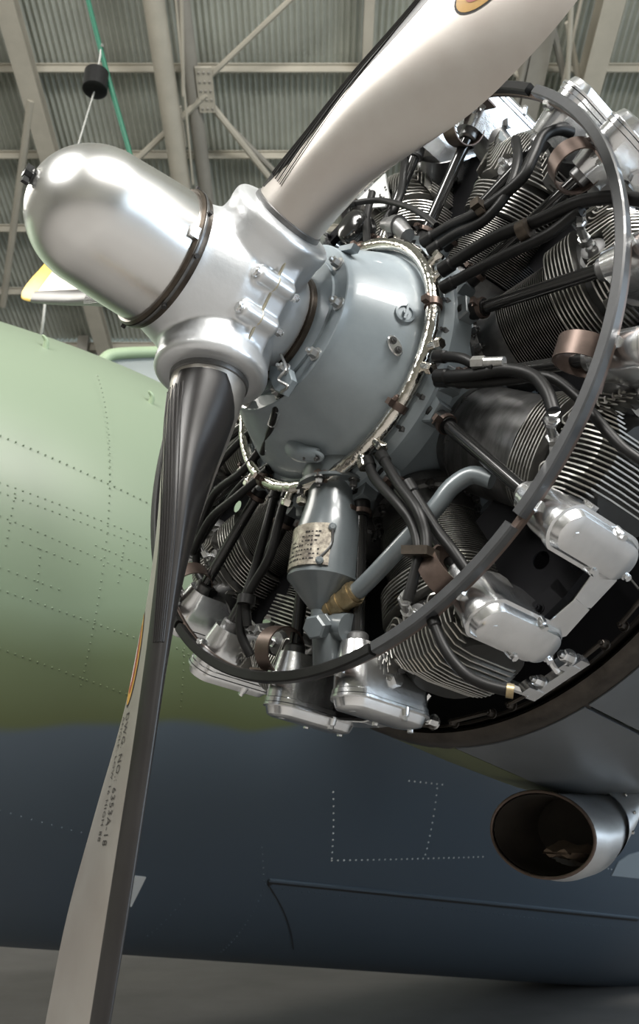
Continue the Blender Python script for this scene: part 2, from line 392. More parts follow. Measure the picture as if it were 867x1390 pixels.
# wing and nacelle behind the engine
mb = MB()
def wsec(z):
    L = []; c0 = -1.6; c1 = -5.2
    for i in range(24):
        a = 2*pi*i/24; s_ = (1-cos(a))/2; th = .36*sin(a)*(1-.55*s_); L.append(V((c0+(c1-c0)*s_, -.15+th, z)))
    return L
mb.rings([wsec(z) for z in (-3.4, -1.5, 0, 1.6, 3.2)])
wing = part('wing', mb, M['olive'], fus0)
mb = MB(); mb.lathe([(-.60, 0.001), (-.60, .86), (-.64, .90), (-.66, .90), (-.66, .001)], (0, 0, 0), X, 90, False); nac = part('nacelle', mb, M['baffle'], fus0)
def nr(x): return .905+.04*min(1, (-.58-x)/.5) if x < -.58 else .905
def npanel(x0, x1, a0, a1, m, lift, name, **kw):
    mbx = MB(); na = max(2, int(abs(a1-a0)/4)); nx = 8; g = []
    for i in range(nx+1):
        x = x0+(x1-x0)*i/nx; g.append([P(x, nr(x)*(1-.22*max(0, (-1.6-x)/1.4)**2)+lift, a0+(a1-a0)*j/na) for j in range(na+1)])
    inn = [[V((p.x, p.y*.985, p.z*.985)) for p in row] for row in g]
    vs = [p for r_ in g for p in r_]+[p for r_ in inn for p in r_]; W = na+1; O = len(vs)//2; fs = []
    for i in range(nx):
        for j in range(na):
            a = i*W+j; fs += [(a, a+1, a+W+1, a+W), (O+a, O+a+W, O+a+W+1, O+a+1)]
    for j in range(na): fs += [(j, O+j, O+j+1, j+1), (nx*W+j, nx*W+j+1, O+nx*W+j+1, O+nx*W+j)]
    for i in range(nx): fs += [(i*W, (i+1)*W, O+(i+1)*W, O+i*W), (i*W+na, O+i*W+na, O+(i+1)*W+na, (i+1)*W+na)]
    mbx.add(vs, fs); return part(name, mbx, m, nac, 30, **kw)
npanel(-.60, -2.9, -61, -1, M['olive'], 0, 'skin_panel')
npanel(-.60, -1.28, 0, 25.6, M['panelgrey'], .004, 'skin_panel', label='dark grey skin panel low on the nacelle')
npanel(-1.3, -2.9, 0, 25.6, M['olive'], 0, 'skin_panel')
npanel(-.60, -1.28, 26.4, 60, M['panelgrey'], .004, 'skin_panel', label='dark grey skin panel beside the seam')
npanel(-1.3, -2.9, 26.4, 60, M['olive'], 0, 'skin_panel')
for k in range(4): npanel(-.60, -2.9, 61+k*59.5, 119.5+k*59.5, M['olive'], 0, 'skin_panel')
mb = MB(); mb.lathe([(-.545, .872), (-.538, .882), (-.545, .894), (-.56, .905), (-.62, .908), (-.63, .90), (-.58, .875), (-.62, .84)], (0, 0, 0), X, 120, False); mb.v = mb.v
part('front_rim', mb, M['rim'], nac)
mb = MB(); mb.lathe([(-.535, .868), (-.515, .872), (-.515, .866), (-.54, .862), (-.60, .850), (-.60, .86)], (0, 0, 0), X, 120, False); part('inner_channel', mb, M['rim'], nac)
# latches and studs round the rim
for a in (44, 32, 21, 9, -4, -18):
    mb = MB(); c = P(-.50, .868, a); rd = P(0, 1, a); tn = P(0, 1, a+90)
    mb.tube([c-tn*.06+X*.0, c-tn*.055+X*.02, c+tn*.055+X*.02, c+tn*.06], .006, 8, False); mb.bolt(c-tn*.06, X, .009, .02); mb.bolt(c+tn*.06, X, .009, .02)
    part('handle', mb, M['rim'], nac)
mb = MB(); c = P(-.47, .875, 27); rd = P(0, 1, 27); tn = P(0, 1, 117)
mb.box(c, X*.018, rd*.01, tn*.085); mb.box(c+tn*.05+X*.02, X*.03, rd*.012, tn*.012); mb.box(c-tn*.06+X*.02, X*.03, rd*.012, tn*.012)
mb.tube([c+tn*.02+X*.02, c+tn*.03+X*.05-rd*.02, c+tn*.06+X*.05-rd*.05, c+tn*.05+X*.03-rd*.08], .009, 8); mb.bolt(c-tn*.03+X*.02, X, .012, .03); mb.bolt(c+tn*.07+X*.04, X, .014, .03)
mb.tube([c-tn*.07+X*.02, c-tn*.10+X*.05-rd*.04, c-tn*.09+X*.06-rd*.10], .014, 8)
part('latch_bracket', mb, M['cast'], nac, label='bright metal latch bracket on the rim')
mb = MB(); c = P(-.50, .862, -3)
for k in range(3): mb.tube([c+Z*(.03*k-.03), c+Z*(.03*k-.04)+X*.03-Y*.03, c+Z*(.03*k-.02)+X*.02-Y*.07], .012, 8)
mb.bolt(c+Z*.05, X, .014, .03); part('latch_bracket', mb, M['cast'], nac, label='small bright latch at the bottom of the rim')
# thin strut wires from firewall
mb = MB(); mb.tube([at(800, 720, -.58), at(867, 800, -.58)], .003, 6, False); part('bonding_wire', mb, M['bolt'], nac)

# exhaust duct hanging under the nacelle
du = thing('exhaust_duct', 'polished metal duct with an oval open mouth under the nacelle', 'duct', (-1.0, 1.07, .05))
def ell(c, a, b, tx, n=48, sh=0):
    return [V(c)+V((tx*cos(2*pi*j/n), b*cos(2*pi*j/n), a*sin(2*pi*j/n))) for j in range(n)]
secs = [((-.97, 1.078, .02), .176, .116, -.02), ((-1.03, 1.077, .026), .176, .117, -.015), ((-1.09, 1.065, .032), .172, .115, 0), ((-1.15, 1.03, .036), .16, .11, .02), ((-1.20, .97, .038), .15, .10, .04), ((-1.24, .88, .038), .14, .09, .06)]
mb = MB(); mb.rings([ell(*s_) for s_ in secs], cap=False)
mb.rings([ell(secs[0][0], secs[0][1]-.006, secs[0][2]-.006, -.02), ell(secs[0][0], *secs[0][1:])], cap=False)
part('duct_shell', mb, M['duct'], du)
mb = MB(); mb.rings([ell((c[0]-(.004 if i == 0 else 0), c[1], c[2]), a-.010, b-.010, t_) for i, (c, a, b, t_) in enumerate(secs[:4])], cap=True); mb.f = mb.f[:-2]+[mb.f[-1]]
part('duct_lining', mb, M['ductin'], du, label='dark inside of the duct')
mb = MB(); mb.tube(ell(secs[0][0], secs[0][1]-.003, secs[0][2]-.003, -.02), .005, 8, False, True); part('mouth_lip', mb, M['bronze'], du)
mb = MB(); c = V((-1.06, 1.128, .06))
mb.rings([[c+V((.035*(k-2), -.02*(1-abs(k-2)/2.5)+.006*sin(j*1.3+k), 0))+V((0, .022*sin(j*pi/12)*(1-abs(k-2)/3), .08*cos(j*pi/12)*(1-.2*abs(k-2)))) for j in range(24)] for k in range(5)]); 
mb.obj('rag', M['cloth'], base=(-1.06, 1.15, .06), mtx=ME, label='crumpled brown rag lying inside the oval duct mouth', category='rag')
mb = MB(); mb.rings([ell((-1.12, 1.04, .036), .175, .124, .02), ell((-1.18, .99, .038), .172, .122, .04), ell((-1.21, .93, .038), .165, .12, .05)], cap=False)
cuff = part('duct_cuff', mb, M['duct'], du)
for j in range(0, 14):
    b_ = MB(); a = 2*pi*j/14; p = V((-1.15, 1.015, .037))+V((.03*cos(a), .124*cos(a), .175*sin(a))); b_.lathe([(0, .006), (.004, .004)], p, V((0, cos(a), sin(a))), 8)
    part('rivet', b_, M['bolt'], cuff)

# ================================================================== RADIAL ENGINE
eng = thing('radial_engine', 'nine cylinder radial airplane engine with blue grey nose case and finned cylinders', 'engine')
mb = MB(); prof = [(-.01, .345), (.02, .338), (.05, .325), (.08, .309), (.11, .292), (.14, .276), (.17, .258), (.190, .246), (.20, .243), (.212, .241), (.214, .238), (.214, .18)]
def nc(x): return V((x, -.006*min(max(x, 0)/.2, 1), .018*min(max(x, 0)/.2, 1)))
mb.rings([[nc(x)+V((0, r*cos(2*pi*j/96), r*sin(2*pi*j/96))) for j in range(96)] for x, r in prof]); NM = mb
nose = part('nose_case', mb, M['nose'], eng, 25)
nbvh = BVHTree.FromPolygons([V(p) for p in NM.v], [f for f in NM.f])
def onnose(u, v):
    h = nbvh.ray_cast(CE, ray(u, v)); return h[0], (h[1] if h[1].dot(CE-h[0]) > 0 else -h[1])
mb = MB(); mb.lathe([(.02, .30), (.012, .355), (0, .385), (-.02, .40), (-.075, .41), (-.085, .39), (-.09, .36), (-.33, .36), (-.34, .38), (-.40, .38), (-.52, .30), (-.6, .3)], (0, 0, 0), X, 90)
case = part('crankcase', mb, M['nose'], eng, 25)
mb = MB(); mb.lathe([(.214, .195), (.222, .195), (.222, .14), (.19, .14)], nc(.21)-X*.21, X, 64, False); part('thrust_cover', mb, M['nose'], eng)
for k in range(10):
    mb = MB(); mb.bolt(nc(.212)+P(0, .220, 36*k+10), X, .0125, .024); part('cover_bolt', mb, M['bolt'], eng)
mb = MB(); mb.lathe([(.20, .160), (.235, .160), (.235, .15), (.25, .15)], (0, 0, 0), X, 48); part('shaft_nut', mb, M['clamp'], eng)
# lugs and pads on the nose case
def pad(u, v, up, kind):
    p, nn = onnose(u, v); t_ = (P(0, 1, 0)*0+V(up)-nn*V(up).dot(nn)).normalized(); s_ = nn.cross(t_); mbx = MB()
    if kind == 'lug':
        pts = [p-nn*.006+t_*(.028+.0)*cos(a)*1.0+s_*.016*sin(a) for a in [2*pi*i/20 for i in range(20)]]
        mbx.prism(pts, nn*.016, .003); o = part('lifting_pad', mbx, M['cast'], eng)
        for k in (-1, 1): b_ = MB(); b_.bolt(p+nn*.01+t_*.013*k, nn, .0065, .012); part('pad_nut', b_, M['darkbolt'], o)
    elif kind == 'ring':
        mbx.lathe([(-.004, .027), (.006, .026), (.007, .020), (.003, .018)], p, nn, 28); mbx.box(p+nn*.009, t_*.022, s_*.003, nn*.006); mbx.lathe([(.0, .008), (.012, .008)], p, nn, 12)
        part('plug_cap', mbx, M['nose'], eng)
    else:
        mbx.tube([p+t_*.05-nn*.01, p+t_*.02+nn*.012, p-t_*.03+nn*.016], [.028, .024, .018], 12)
        pts = [p+nn*.016-t_*.015+t_*.034*cos(a)+s_*.018*sin(a) for a in [2*pi*i/20 for i in range(20)]]
        mbx.prism(pts, nn*.012, .003); o = part('boss', mbx, M['nose'], eng)
        for k in (-1, 1): b_ = MB(); b_.bolt(p+nn*.026-t_*.015+t_*.016*k, nn, .006, .01); part('pad_nut', b_, M['darkbolt'], o)
pad(535, 470, at(550, 478, .1)-at(520, 462, .1), 'lug')
pad(549, 426, at(560, 400, .1)-at(545, 440, .1), 'ring')
pad(421, 612, at(400, 590, .1)-at(430, 622, .1), 'boss')
mb = MB(); pts = [P(-.0+.012*cos(a), .30, 165) for a in (0,)]; p, nn = onnose(470, 345); mb.box(p+nn*.012, (P(0, 1, 90+160)).normalized()*.03, X*.012, nn*.008); part('top_boss', mb, M['nose'], eng)
# oil sump
sb = V((-.025, 0, .03))
def sring(y, a, b, oz=0, ox=0, n=40): return [sb+V((ox+b*cos(2*pi*j/n), y, oz+a*sin(2*pi*j/n))) for j in range(n)]
mb = MB(); mb.rings([sring(.30, .10, .08), sring(.345, .095, .085), sring(.37, .085, .08), sring(.372, .068, .066), sring(.41, .066, .066), sring(.45, .078, .074, .004), sring(.50, .086, .084, .004), sring(.62, .088, .087, .004)])
sump = part('oil_sump', mb, M['dusk'], eng, 30)
mb = MB(); mb.rings([sring(.366, .105, .09), sring(.374, .105, .09)]); part('sump_flange', mb, M['dusk'], sump)
for k in range(6):
    b_ = MB(); a = k*pi/3+.3; b_.bolt(sb+V((.08*cos(a), .374, .092*sin(a))), Y, .010, .022); part('flange_nut', b_, M['darkbolt'], sump)
mb = MB(); mb.rings([sring(.62, .091, .09, .004), sring(.626, .091, .09, .004), sring(.665, .055, .055, .004), sring(.70, .022, .022, .004), sring(.72, .02, .02, .004)]); part('sump_cone', mb, M['dusk'], sump)
mb = MB(); R = []
for k in range(15):
    a = rad(-62+k*8.2); c = V((sb.x+.0885*cos(a), 0, sb.z+.004+.0885*sin(a))); nn = V((cos(a), 0, sin(a)))
    R.append([c+nn*.003+Y*.505, c+nn*.003+Y*.612, c-nn*.003+Y*.612, c-nn*.003+Y*.505])
mb.rings(R); pl = part('name_plate', mb, M['plate'], sump, label='worn printed metal plate on the sump')
# unreadable rows of print on the plate
for row in range(7):
    y = .528+row*.0115; b_ = MB()
    for k in range(16):
        if random.random() < .22 or (row < 2 and 5 < k < 10): continue
        a = rad(-50+k*5.6+random.uniform(-1, 1)); nn = V((cos(a), 0, sin(a))); tt = V((-sin(a), 0, cos(a))); c = V((sb.x, y, sb.z+.004))+nn*.0918
        b_.box(c, tt*random.uniform(.0015, .0036), Y*random.uniform(.0012, .0026), nn*.0004)
    part('print_row', b_, M['ink'], pl, kind='stuff')
a = rad(52); c = V((sb.x, 0, sb.z+.004)); nn = V((cos(a), 0, sin(a)))
mb = MB(); mb.tube([c+nn*.096+Y*.515, c+nn*.098+Y*.56+V((-.006, 0, -.004)), c+V((cos(a-.25), 0, sin(a-.25)))*.096+Y*.60], .0035, 8); part('plate_strap', mb, M['darkbolt'], sump)
for yy, da in ((.515, 0), (.603, -.22)):
    b_ = MB(); nn = V((cos(a+da), 0, sin(a+da))); b_.lathe([(0, .010), (.006, .010), (.009, .006)], c+nn*.09+Y*yy, nn, 12); part('strap_screw', b_, M['dusk'], sump)
# scavenge pipe, hose joint and elbow with hexagon plug
mb = MB(); mb.tube([at(668, 652, -.10), at(640, 645, -.08), at(612, 662, -.06), at(590, 690, -.05), at(545, 740, -.04), at(500, 788, -.04), at(478, 808, -.04)], .021, 16); pipe = part('oil_pipe', mb, M['dusk'], eng)
a_, b2 = at(484, 802, -.04), at(446, 832, -.04); mb = MB(); mb.tube([a_, b2], .027, 16, False); hj = part('hose_joint', mb, M['brass'], eng)
for t_ in (.15, .55, .85):
    p = a_.lerp(b2, t_); d = (b2-a_).normalized(); mb = MB(); mb.lathe([(-.006, .030), (.006, .030)], p, d, 20); mb.box(p+d.cross(X).normalized()*.034, d*.006, d.cross(X).normalized()*.012, X*.006); part('hose_clip', mb, M['brass'], hj)
mb = MB(); mb.tube([b2, at(440, 842, -.04), at(446, 870, -.05), at(450, 910, -.08)], [.03, .034, .04, .045], 16); mb.lathe([(0, .034), (.05, .034)], at(455, 850, -.05), V((0, .2, 1)), 16)
part('pipe_elbow', mb, M['dusk'], eng)
d = (at(428, 850, 0.02)-at(446, 848, -.04)).normalized(); mb = MB(); mb.lathe([(0, .032), (.008, .032), (.01, .030), (.045, .030), (.050, .025)], at(438, 850, -.02), d, 6); part('hexagon_plug', mb, M['dusk'], eng)
# ignition harness ring
HR, HX = .365, .013
mb = MB(); mb.tube([P(HX+.012, HR+.004, a) for a in range(0, 360, 6)], .019, 14, False, True); har = part('harness_ring', mb, M['chrome'], eng, 60, label='chrome ring tube round the nose case')
for k in range(9):
    for da in (-3.6, 3.6):
        a = 31+40*k+da; mb = MB(); d = P(0, 1, a+da*2.2); c = P(HX+.012, HR, a)
        mb.tube([c, c+d*.05], .0125, 12, False); mb.lathe([(.038, .0155), (.052, .0155), (.056, .013)], c, d, 6); part('outlet', mb, M['chrome'], har)
for a in (50, 94, 8, -35, 170):
    mb = MB(); c = P(HX+.012, HR+.004, a); t_ = P(0, 1, a+90); mb.lathe([(-.010, .023), (.010, .023)], c, t_, 20); mb.box(c+X*.025, X*.012, t_*.008, P(0, 1, a)*.008); mb.bolt(c+X*.022+t_*.008, t_, .006, .012); part('harness_clip', mb, M['bronze'], har)
mb = MB(); mb.tube([P(.02, .40, 142), P(.03, .42, 150), P(.03, .43, 158)], [.022, .026, .018], 16); mb.lathe([(-.012, .031), (.012, .031)], P(.03, .42, 150), P(0, 1, 240), 20); part('harness_connector', mb, M['steel'], har, label='fat grey connector on the harness ring')
# studs round the front of the crankcase
for k in range(27):
    mb = MB(); mb.bolt(P(-.03, .385, 40/3*k+4), X, .010, .028); part('case_nut', mb, M['darkbolt'], case)
for k in range(9):   # triangular webs between the push-rod sockets
    a = 61+40*k; mb = MB(); mb.prism([P(-.075, .36, a-14), P(-.075, .43, a-9.5), P(-.075, .43, a-3), P(-.075, .39, a), P(-.075, .43, a+3), P(-.075, .43, a+9.5), P(-.075, .36, a+14)], X*.045, .004); part('tappet_boss', mb, M['dusk'], case)

# ---- one cylinder in local frame: w = Y radial, t = Z, x = X
XC = -.27
def L(x, w_, t_): return V((x, w_, t_))
mb = MB(); mb.lathe([(.33, .14), (.352, .145), (.362, .145), (.364, .128), (.372, .122), (.44, .121), (.445, .112), (.62, .112), (.62, .05)], (XC, 0, 0), Y, 48)
CYL = mb.mesh('cylinder', M['steel'])
kids = []
def cyk(name, mbx, m, ang=35, **kw): kids.append((name, mbx.mesh(name, M[m] if isinstance(m, str) else m, ang), kw))
mb = MB(); pr_ = [(.44, .112)]; wv = .445
while wv < .595: pr_ += [(wv, .112), (wv, .140), (wv+.0022, .140), (wv+.0022, .112)]; wv += .0062
mb.lathe(pr_, (XC, 0, 0), Y, 40, False); cyk('barrel_fins', mb, 'fin', 30, kind='stuff')
def sq(tv, R=.162, p=2.6): return R*max(0, 1-abs(tv/R)**p)**(1/p)
mb = MB()
def fring(wv, R, th, depth):
    o_, i_ = [], []
    for j in range(56):
        a = 2*pi*j/56; c, s_ = cos(a), sin(a); k_ = 1/((abs(c)**2.6+abs(s_)**2.6)**(1/2.6)); o_.append((c*k_*R, s_*k_*R)); i_.append((c*k_*(R-depth), s_*k_*(R-depth)))
    mk = lambda l, ww: [L(XC+c_, ww, s_) for c_, s_ in l]
    mb.rings([mk(i_, wv), mk(o_, wv), mk(o_, wv+th), mk(i_, wv+th)], cap=False, closed=True)
for i in range(8): fring(.605+.0105*i, .154+.001*i, .0034, .05)
# nested corner fins on the front, and straight fins up the face and over the crown
for k in range(-13, 14):
    tk = k*.0112; s_ = 1 if k > 0 else -1; ak = abs(tk)
    if ak < .012: wk = None
    wlow = .694+max(0, ak-.03)*1.05
    if wlow > .80: wlow = .80
    wt = .862-.10*(ak/.135)**2
    xf = XC+.162-.02*(ak/.135)**3; pts = []; ni = []
    if ak > .034:
        tt = s_*.158
        xs_ = 0
        pts += [L(XC+.01, wlow, s_*.162), L(XC+.06, wlow, s_*.161), L(XC+.11, wlow, s_*.155)]; ni += [Z*s_, Z*s_, (Z*s_+X).normalized()]
        r_ = .014; c_t = tk+s_*r_
        m_ = max(1, int((.142-abs(c_t))/.02)) if .142 > abs(c_t) else 0
        for j in range(m_):
            t1 = s_*.142+(c_t-s_*.142)*j/m_; pts.append(L(XC+sq(t1)*.99, wlow, t1)); ni.append(X)
        for j in range(5):
            a = pi/2*j/4; pts.append(L(xf, wlow+r_*(1-cos(a)), c_t-s_*r_*sin(a))); ni.append(X)
    else:
        pts += [L(xf-.005, .765 if ak < .030 else .715, tk)]; ni += [X]
    pts += [L(xf, max(.79, wlow+.04), tk), L(xf-.006, wt-.03, tk), L(xf-.03, wt-.004, tk), L(XC+.07, wt+.006, tk), L(XC-.08, wt+.006, tk), L(XC-.135, wt-.03, tk), L(XC-.145, .70, tk)]
    ni += [X, (X+Y*.3), (X+Y), Y, Y, (Y-X), -X]
    mb.ribbon(pts, [n_.normalized() for n_ in ni], .034, .0036)
cyk('head_fins', mb, 'finlight', 30, kind='stuff')
mb = MB(); mb.rings([[L(XC+c_*.127*kx, ww, s_*.127*kx) for c_, s_ in [(cos(2*pi*j/32)/((abs(cos(2*pi*j/32))**3+abs(sin(2*pi*j/32))**3)**(1/3)), sin(2*pi*j/32)/((abs(cos(2*pi*j/32))**3+abs(sin(2*pi*j/32))**3)**(1/3))) for j in range(32)]] for ww, kx in ((.60, 1), (.80, 1.02), (.835, .9), (.842, .6))])
cyk('head', mb, 'core')
# spark plug boss and plug with elbow on the front
mb = MB(); mb.lathe([(0, .034), (.028, .030), (.030, .022)], L(XC+.122, .728, 0), X+Y*.15, 20); mb.lathe([(-.004, .042), (.006, .038)], L(XC+.126, .725, 0), X, 24); cyk('plug_boss', mb, 'steel')
mb = MB(); c = L(XC+.15, .732, 0); mb.lathe([(0, .015), (.014, .015)], c, X, 6); mb.lathe([(.014, .009), (.03, .009)], c, X, 12)
cyk('spark_plug', mb, 'cast')
# hold-down studs
for k in range(16):
    mb = MB(); a = 2*pi*k/16; mb.bolt(L(XC+.134*cos(a), .362, .134*sin(a)), Y, .0095, .022); cyk('hold_down_nut', mb, 'darkbolt')
# rocker boxes
NHEAD = len(kids)
def rock(sg):
    A = rad(16*sg); o_ = L(0, .0, 0); up = V((0, cos(A), sin(A))); tg = V((0, -sin(A), cos(A))); C0 = V((0, .885*cos(rad(12.3)), .885*sin(rad(12.3))*sg))
    def Q(x, u_, t_): return C0+X*x+up*u_+tg*t_
    def outline(sc, u_, rf=.044, rr=.060, xf=-.065, xr=-.235, n=40, sh=0):
        pts = []
        for j in range(n):
            a = 2*pi*j/n
            if cos(a) >= 0: x, t_ = xf+(rf*sc+0)*cos(a), rf*sc*sin(a)
            else: x, t_ = xr+(rr*sc)*cos(a), rr*sc*sin(a)
            wmix = .5-.5*cos(a); pts.append(Q(x, u_, (rf+(rr-rf)*wmix)*sc*sin(a)+sh))
        return pts
    mbx = MB(); mbx.rings([outline(.72, -.10), outline(.86, -.06), outline(.96, -.03), outline(.97, .014), outline(1.04, .016), outline(1.04, .026)]); cyk('rocker_box', mbx, 'cast', 40)
    mbx = MB(); mbx.rings([outline(1.08, .028), outline(1.08, .034), outline(.93, .036), outline(.86, .046), outline(.78, .054), outline(.55, .058), outline(.2, .059)])
    # arm towards the neighbouring cover
    s_ = sg; nb = Q(-.245, .031, s_*.05); pts = [Q(-.215, .028, s_*.052), Q(-.222, .028, s_*.128), Q(-.285, .028, s_*.120), Q(-.295, .028, s_*.04), Q(-.25, .028, 0)]
    mbx.prism(pts, up*.007, .0015); cyk('rocker_cover', mbx, 'cast', 40)
    mbx = MB(); mbx.box(Q(-.208, .008, s_*.085), X*.012, tg*.045, up*.022); mbx.bolt(Q(-.197, .008, s_*.06), X, .008, .012); cyk('cover_bracket', mbx, 'baffle')
    for x, t_ in ((-.07, .0), (-.19, .046*-1), (-.19, .046), (-.285, -.02)):
        mbx = MB(); mbx.lathe([(.030, .013), (.046, .011), (.05, .010)], Q(x, 0, t_), up, 16); mbx.lathe([(.05, .008), (.060, .008)], Q(x, 0, t_), up, 6); cyk('cover_screw', mbx, 'cast')
    mbx = MB(); mbx.lathe([(0, .020), (.012, .020), (.020, .014)], Q(-.025, -.03, 0), X, 6); cyk('end_plug', mbx, 'cast'); mbx = MB(); mbx.lathe([(0, .017), (.014, .017)], Q(-.15, -.025, -sg*.050), -tg*sg, 6); cyk('end_plug', mbx, 'cast')
    # neck joining box to head
    mbx = MB(); mbx.tube([Q(-.15, -.07, 0), L(XC+.01, .72, sg*.06)], [.055, .05], 16, False); cyk('port_neck', mbx, 'steel')
    # push-rod tube, boots and clamp
    a = P(-.055, .40, 6.4*sg); b_ = Q(-.075, -.075, 0); d = (b_-a).normalized()
    mbx = MB(); mbx.tube([a, b_], .0165, 16, False); cyk('push_rod_tube', mbx, 'black')
    mbx = MB(); mbx.lathe([(.0, .028), (.012, .028), (.014, .023), (.050, .023), (.066, .022)], a, d, 18); cyk('tube_boot', mbx, 'hose')
    mbx = MB(); mbx.lathe([(.050, .0265), (.062, .0265)], a, d, 18); e_ = d.cross(X).normalized(); mbx.box(a+d*.056+X*.030, X*.012, d*.006, e_*.008); mbx.bolt(a+d*.056+X*.036-e_*.008, e_, .005, .018, False); cyk('hose_clamp', mbx, 'bronze')
    ln = (b_-a).length
    mbx = MB(); mbx.lathe([(ln-.05, .021), (ln-.045, .026), (ln-.016, .026), (ln-.012, .030), (ln, .032)], a, d, 18); cyk('gland_nut', mbx, 'steel')
rock(1); rock(-1)
# extra look for a few: smooth sleeve
slv = MB(); slv.lathe([(.365, .143), (.590, .143), (.590, .130), (.365, .130)], (XC, 0, 0), Y, 64, False); SLV = slv.mesh('barrel_sleeve', mat('worn_sleeve_steel', (.30, .30, .30), .36, .85, .5, 9, aniso=(1, 4, 1), rvar=.08))
for k in range(9):
    a = 61+40*k
    o = bpy.data.objects.new('cylinder', CYL); COL.objects.link(o); o.parent = eng; o.rotation_euler = (rad(a), 0, 0); o.location = (0, .03, 0)
    for i_, (nm, me, kw) in enumerate(kids):
        c = bpy.data.objects.new(nm, me); COL.objects.link(c); c.parent = o
        if i_ >= NHEAD: c.location = (0, -.03*cos(rad(a)), .03*sin(rad(a)))
        for kk, vv in kw.items(): c[kk] = vv
    if k == 0:
        c = bpy.data.objects.new('barrel_sleeve', SLV); COL.objects.link(c); c.parent = o; c['label'] = 'smooth steel sleeve round the barrel'
    # black baffle between this cylinder and the next
    aa = a+20; n_ = 40; outer = []; inner = []; X0 = -.26
    cpt = P(0, .70, aa)
    rd = P(0, 1, aa); tg = P(0, 1, aa+90)
    for j in range(n_):
        g = 2*pi*j/n_; ca, sa = cos(g), sin(g); kx = 1/max(abs(ca)/.17, abs(sa)/(.105+.05*ca)); outer.append(V((X0, 0, 0))+cpt+rd*ca*kx+tg*sa*kx); inner.append(V((X0, 0, 0))+cpt+rd*(.06+ca*.022)+tg*sa*.022)
    mb = MB(); mb.rings([outer, inner, [p+X*.004 for p in inner], [p+X*.004 for p in outer]], cap=False, closed=True)
    part('baffle', mb, M['baffle'], eng)

# ignition leads: (pixel u, v, engine x) way-points, radius
def lead(pts, r=.0125, m='hose', name='ignition_lead', ends=True, **kw):
    ps = [at(*p) for p in pts]; mbx = MB(); mbx.tube(ps, r, 12); o = part(name, mbx, M[m], eng, 60, **kw)
    if ends:
        b_ = MB(); d = (ps[1]-ps[0]).normalized(); b_.lathe([(-.012, r*1.25), (.02, r*1.25), (.024, r)], ps[0], d, 14); part('ferrule', b_, M['hose'], o)
    return o, ps
def plug(a): return P(XC+.182, .732, a)+V((0, .03, 0))
def fitting(p0, p1, p2, r=.009):
    mbx = MB(); a, b_ = at(*p0), at(*p1); c = plug(p2) if not isinstance(p2, tuple) else at(*p2)
    if not isinstance(p2, tuple): b_ = a.lerp(c, .55)+X*.012; d = (b_-a).normalized(); mbx.lathe([(0, r*1.5), (.026, r*1.5), (.030, r*1.2)], a, d, 6); mbx.lathe([(.03, r*1.9), (.040, r*1.9)], a, d, 6)
    mbx.tube([a+d*.03, b_, c], r*1.1, 12); mbx.lathe([(-.012, r*1.7), (.008, r*1.7)], c, (c-b_).normalized(), 6); part('lead_elbow', mbx, M['cast'], eng)
lead([(596, 484, .03), (625, 486, .03), (648, 496, .02), (672, 498, .02)])
mb = MB(); a, b_ = at(658, 492, .03), at(684, 491, .02); mb.tube([a, b_], .012, 12, False); mb.lathe([(-.03, .015), (0, .015)], a, (b_-a), 6); part('lead_coupling', mb, M['bolt'], eng)
lead([(598, 511, .02), (640, 509, .02), (685, 502, .01), (722, 510, .0), (742, 532, .0), (751, 558, .0)], .0145)
fitting((751, 558, .0), (755, 585, -.01), 61)
lead([(598, 518, .0), (650, 520, .0), (700, 515, -.02), (745, 512, -.03), (785, 540, -.05), (815, 575, -.05), (845, 608, -.06), (875, 630, -.08)], .0115)
lead([(500, 628, .02), (509, 650, .03), (540, 684, .03), (560, 712, .02), (568, 750, .02), (560, 790, .02), (553, 815, .02)], .0125)
fitting((552, 808, .02), (549, 826, .01), 21)
lead([(519, 620, .02), (540, 656, .03), (566, 692, .03), (577, 725, .02), (578, 752, .02)], .0125)
lead([(556, 660, .0), (590, 715, -.02), (615, 748, -.03), (640, 785, -.05)], .0125)
lead([(586, 838, -.01), (603, 880, -.02), (626, 910, -.04), (655, 928, -.06), (692, 938, -.09)], .0115)
mb = MB(); mb.lathe([(0, .0145), (.014, .0145)], at(687, 937, -.08), at(692, 938, -.09)-at(680, 936, -.08), 12); part('lead_end', mb, M['brass'], eng)
mb = MB(); c = at(570, 750, .025); mb.box(c, at(590, 750, .025)-at(572, 750, .025), at(570, 756, .025)-c, X*.02); part('lead_clip', mb, M['clamp'], eng)
lead([(579, 326, .03), (612, 306, .03), (650, 288, .03), (704, 246, .02), (722, 215, .01), (736, 186, -.01), (757, 176, -.04), (775, 180, -.08)], .0145)
lead([(588, 338, .03), (620, 317, .03), (656, 300, .03), (688, 262, .02), (702, 220, .0), (700, 190, -.03)], .0125)
mb = MB(); mb.lathe([(0, .014), (.02, .014)], at(700, 196, -.03), at(699, 184, -.05)-at(700, 196, -.03), 6); part('lead_end', mb, M['cast'], eng)
lead([(604, 364, .03), (640, 340, .03), (680, 318, .03), (734, 298, .02), (784, 275, .01), (830, 268, -.02), (875, 272, -.05)], .0155)
lead([(606, 388, .02), (650, 364, .02), (690, 344, .02), (744, 318, .01), (778, 292, .0), (790, 286, .0)], .0135)
fitting((786, 288, .0), (806, 290, .0), 101)
mb = MB(); c = at(654, 284, .035); d = at(664, 277, .035)-at(644, 291, .035); mb.lathe([(-.010, .022), (.010, .022)], c, d, 14); mb.box(c+X*.02, d.normalized()*.012, X*.012, d.cross(X).normalized()*.012); part('lead_clip', mb, M['clamp'], eng)
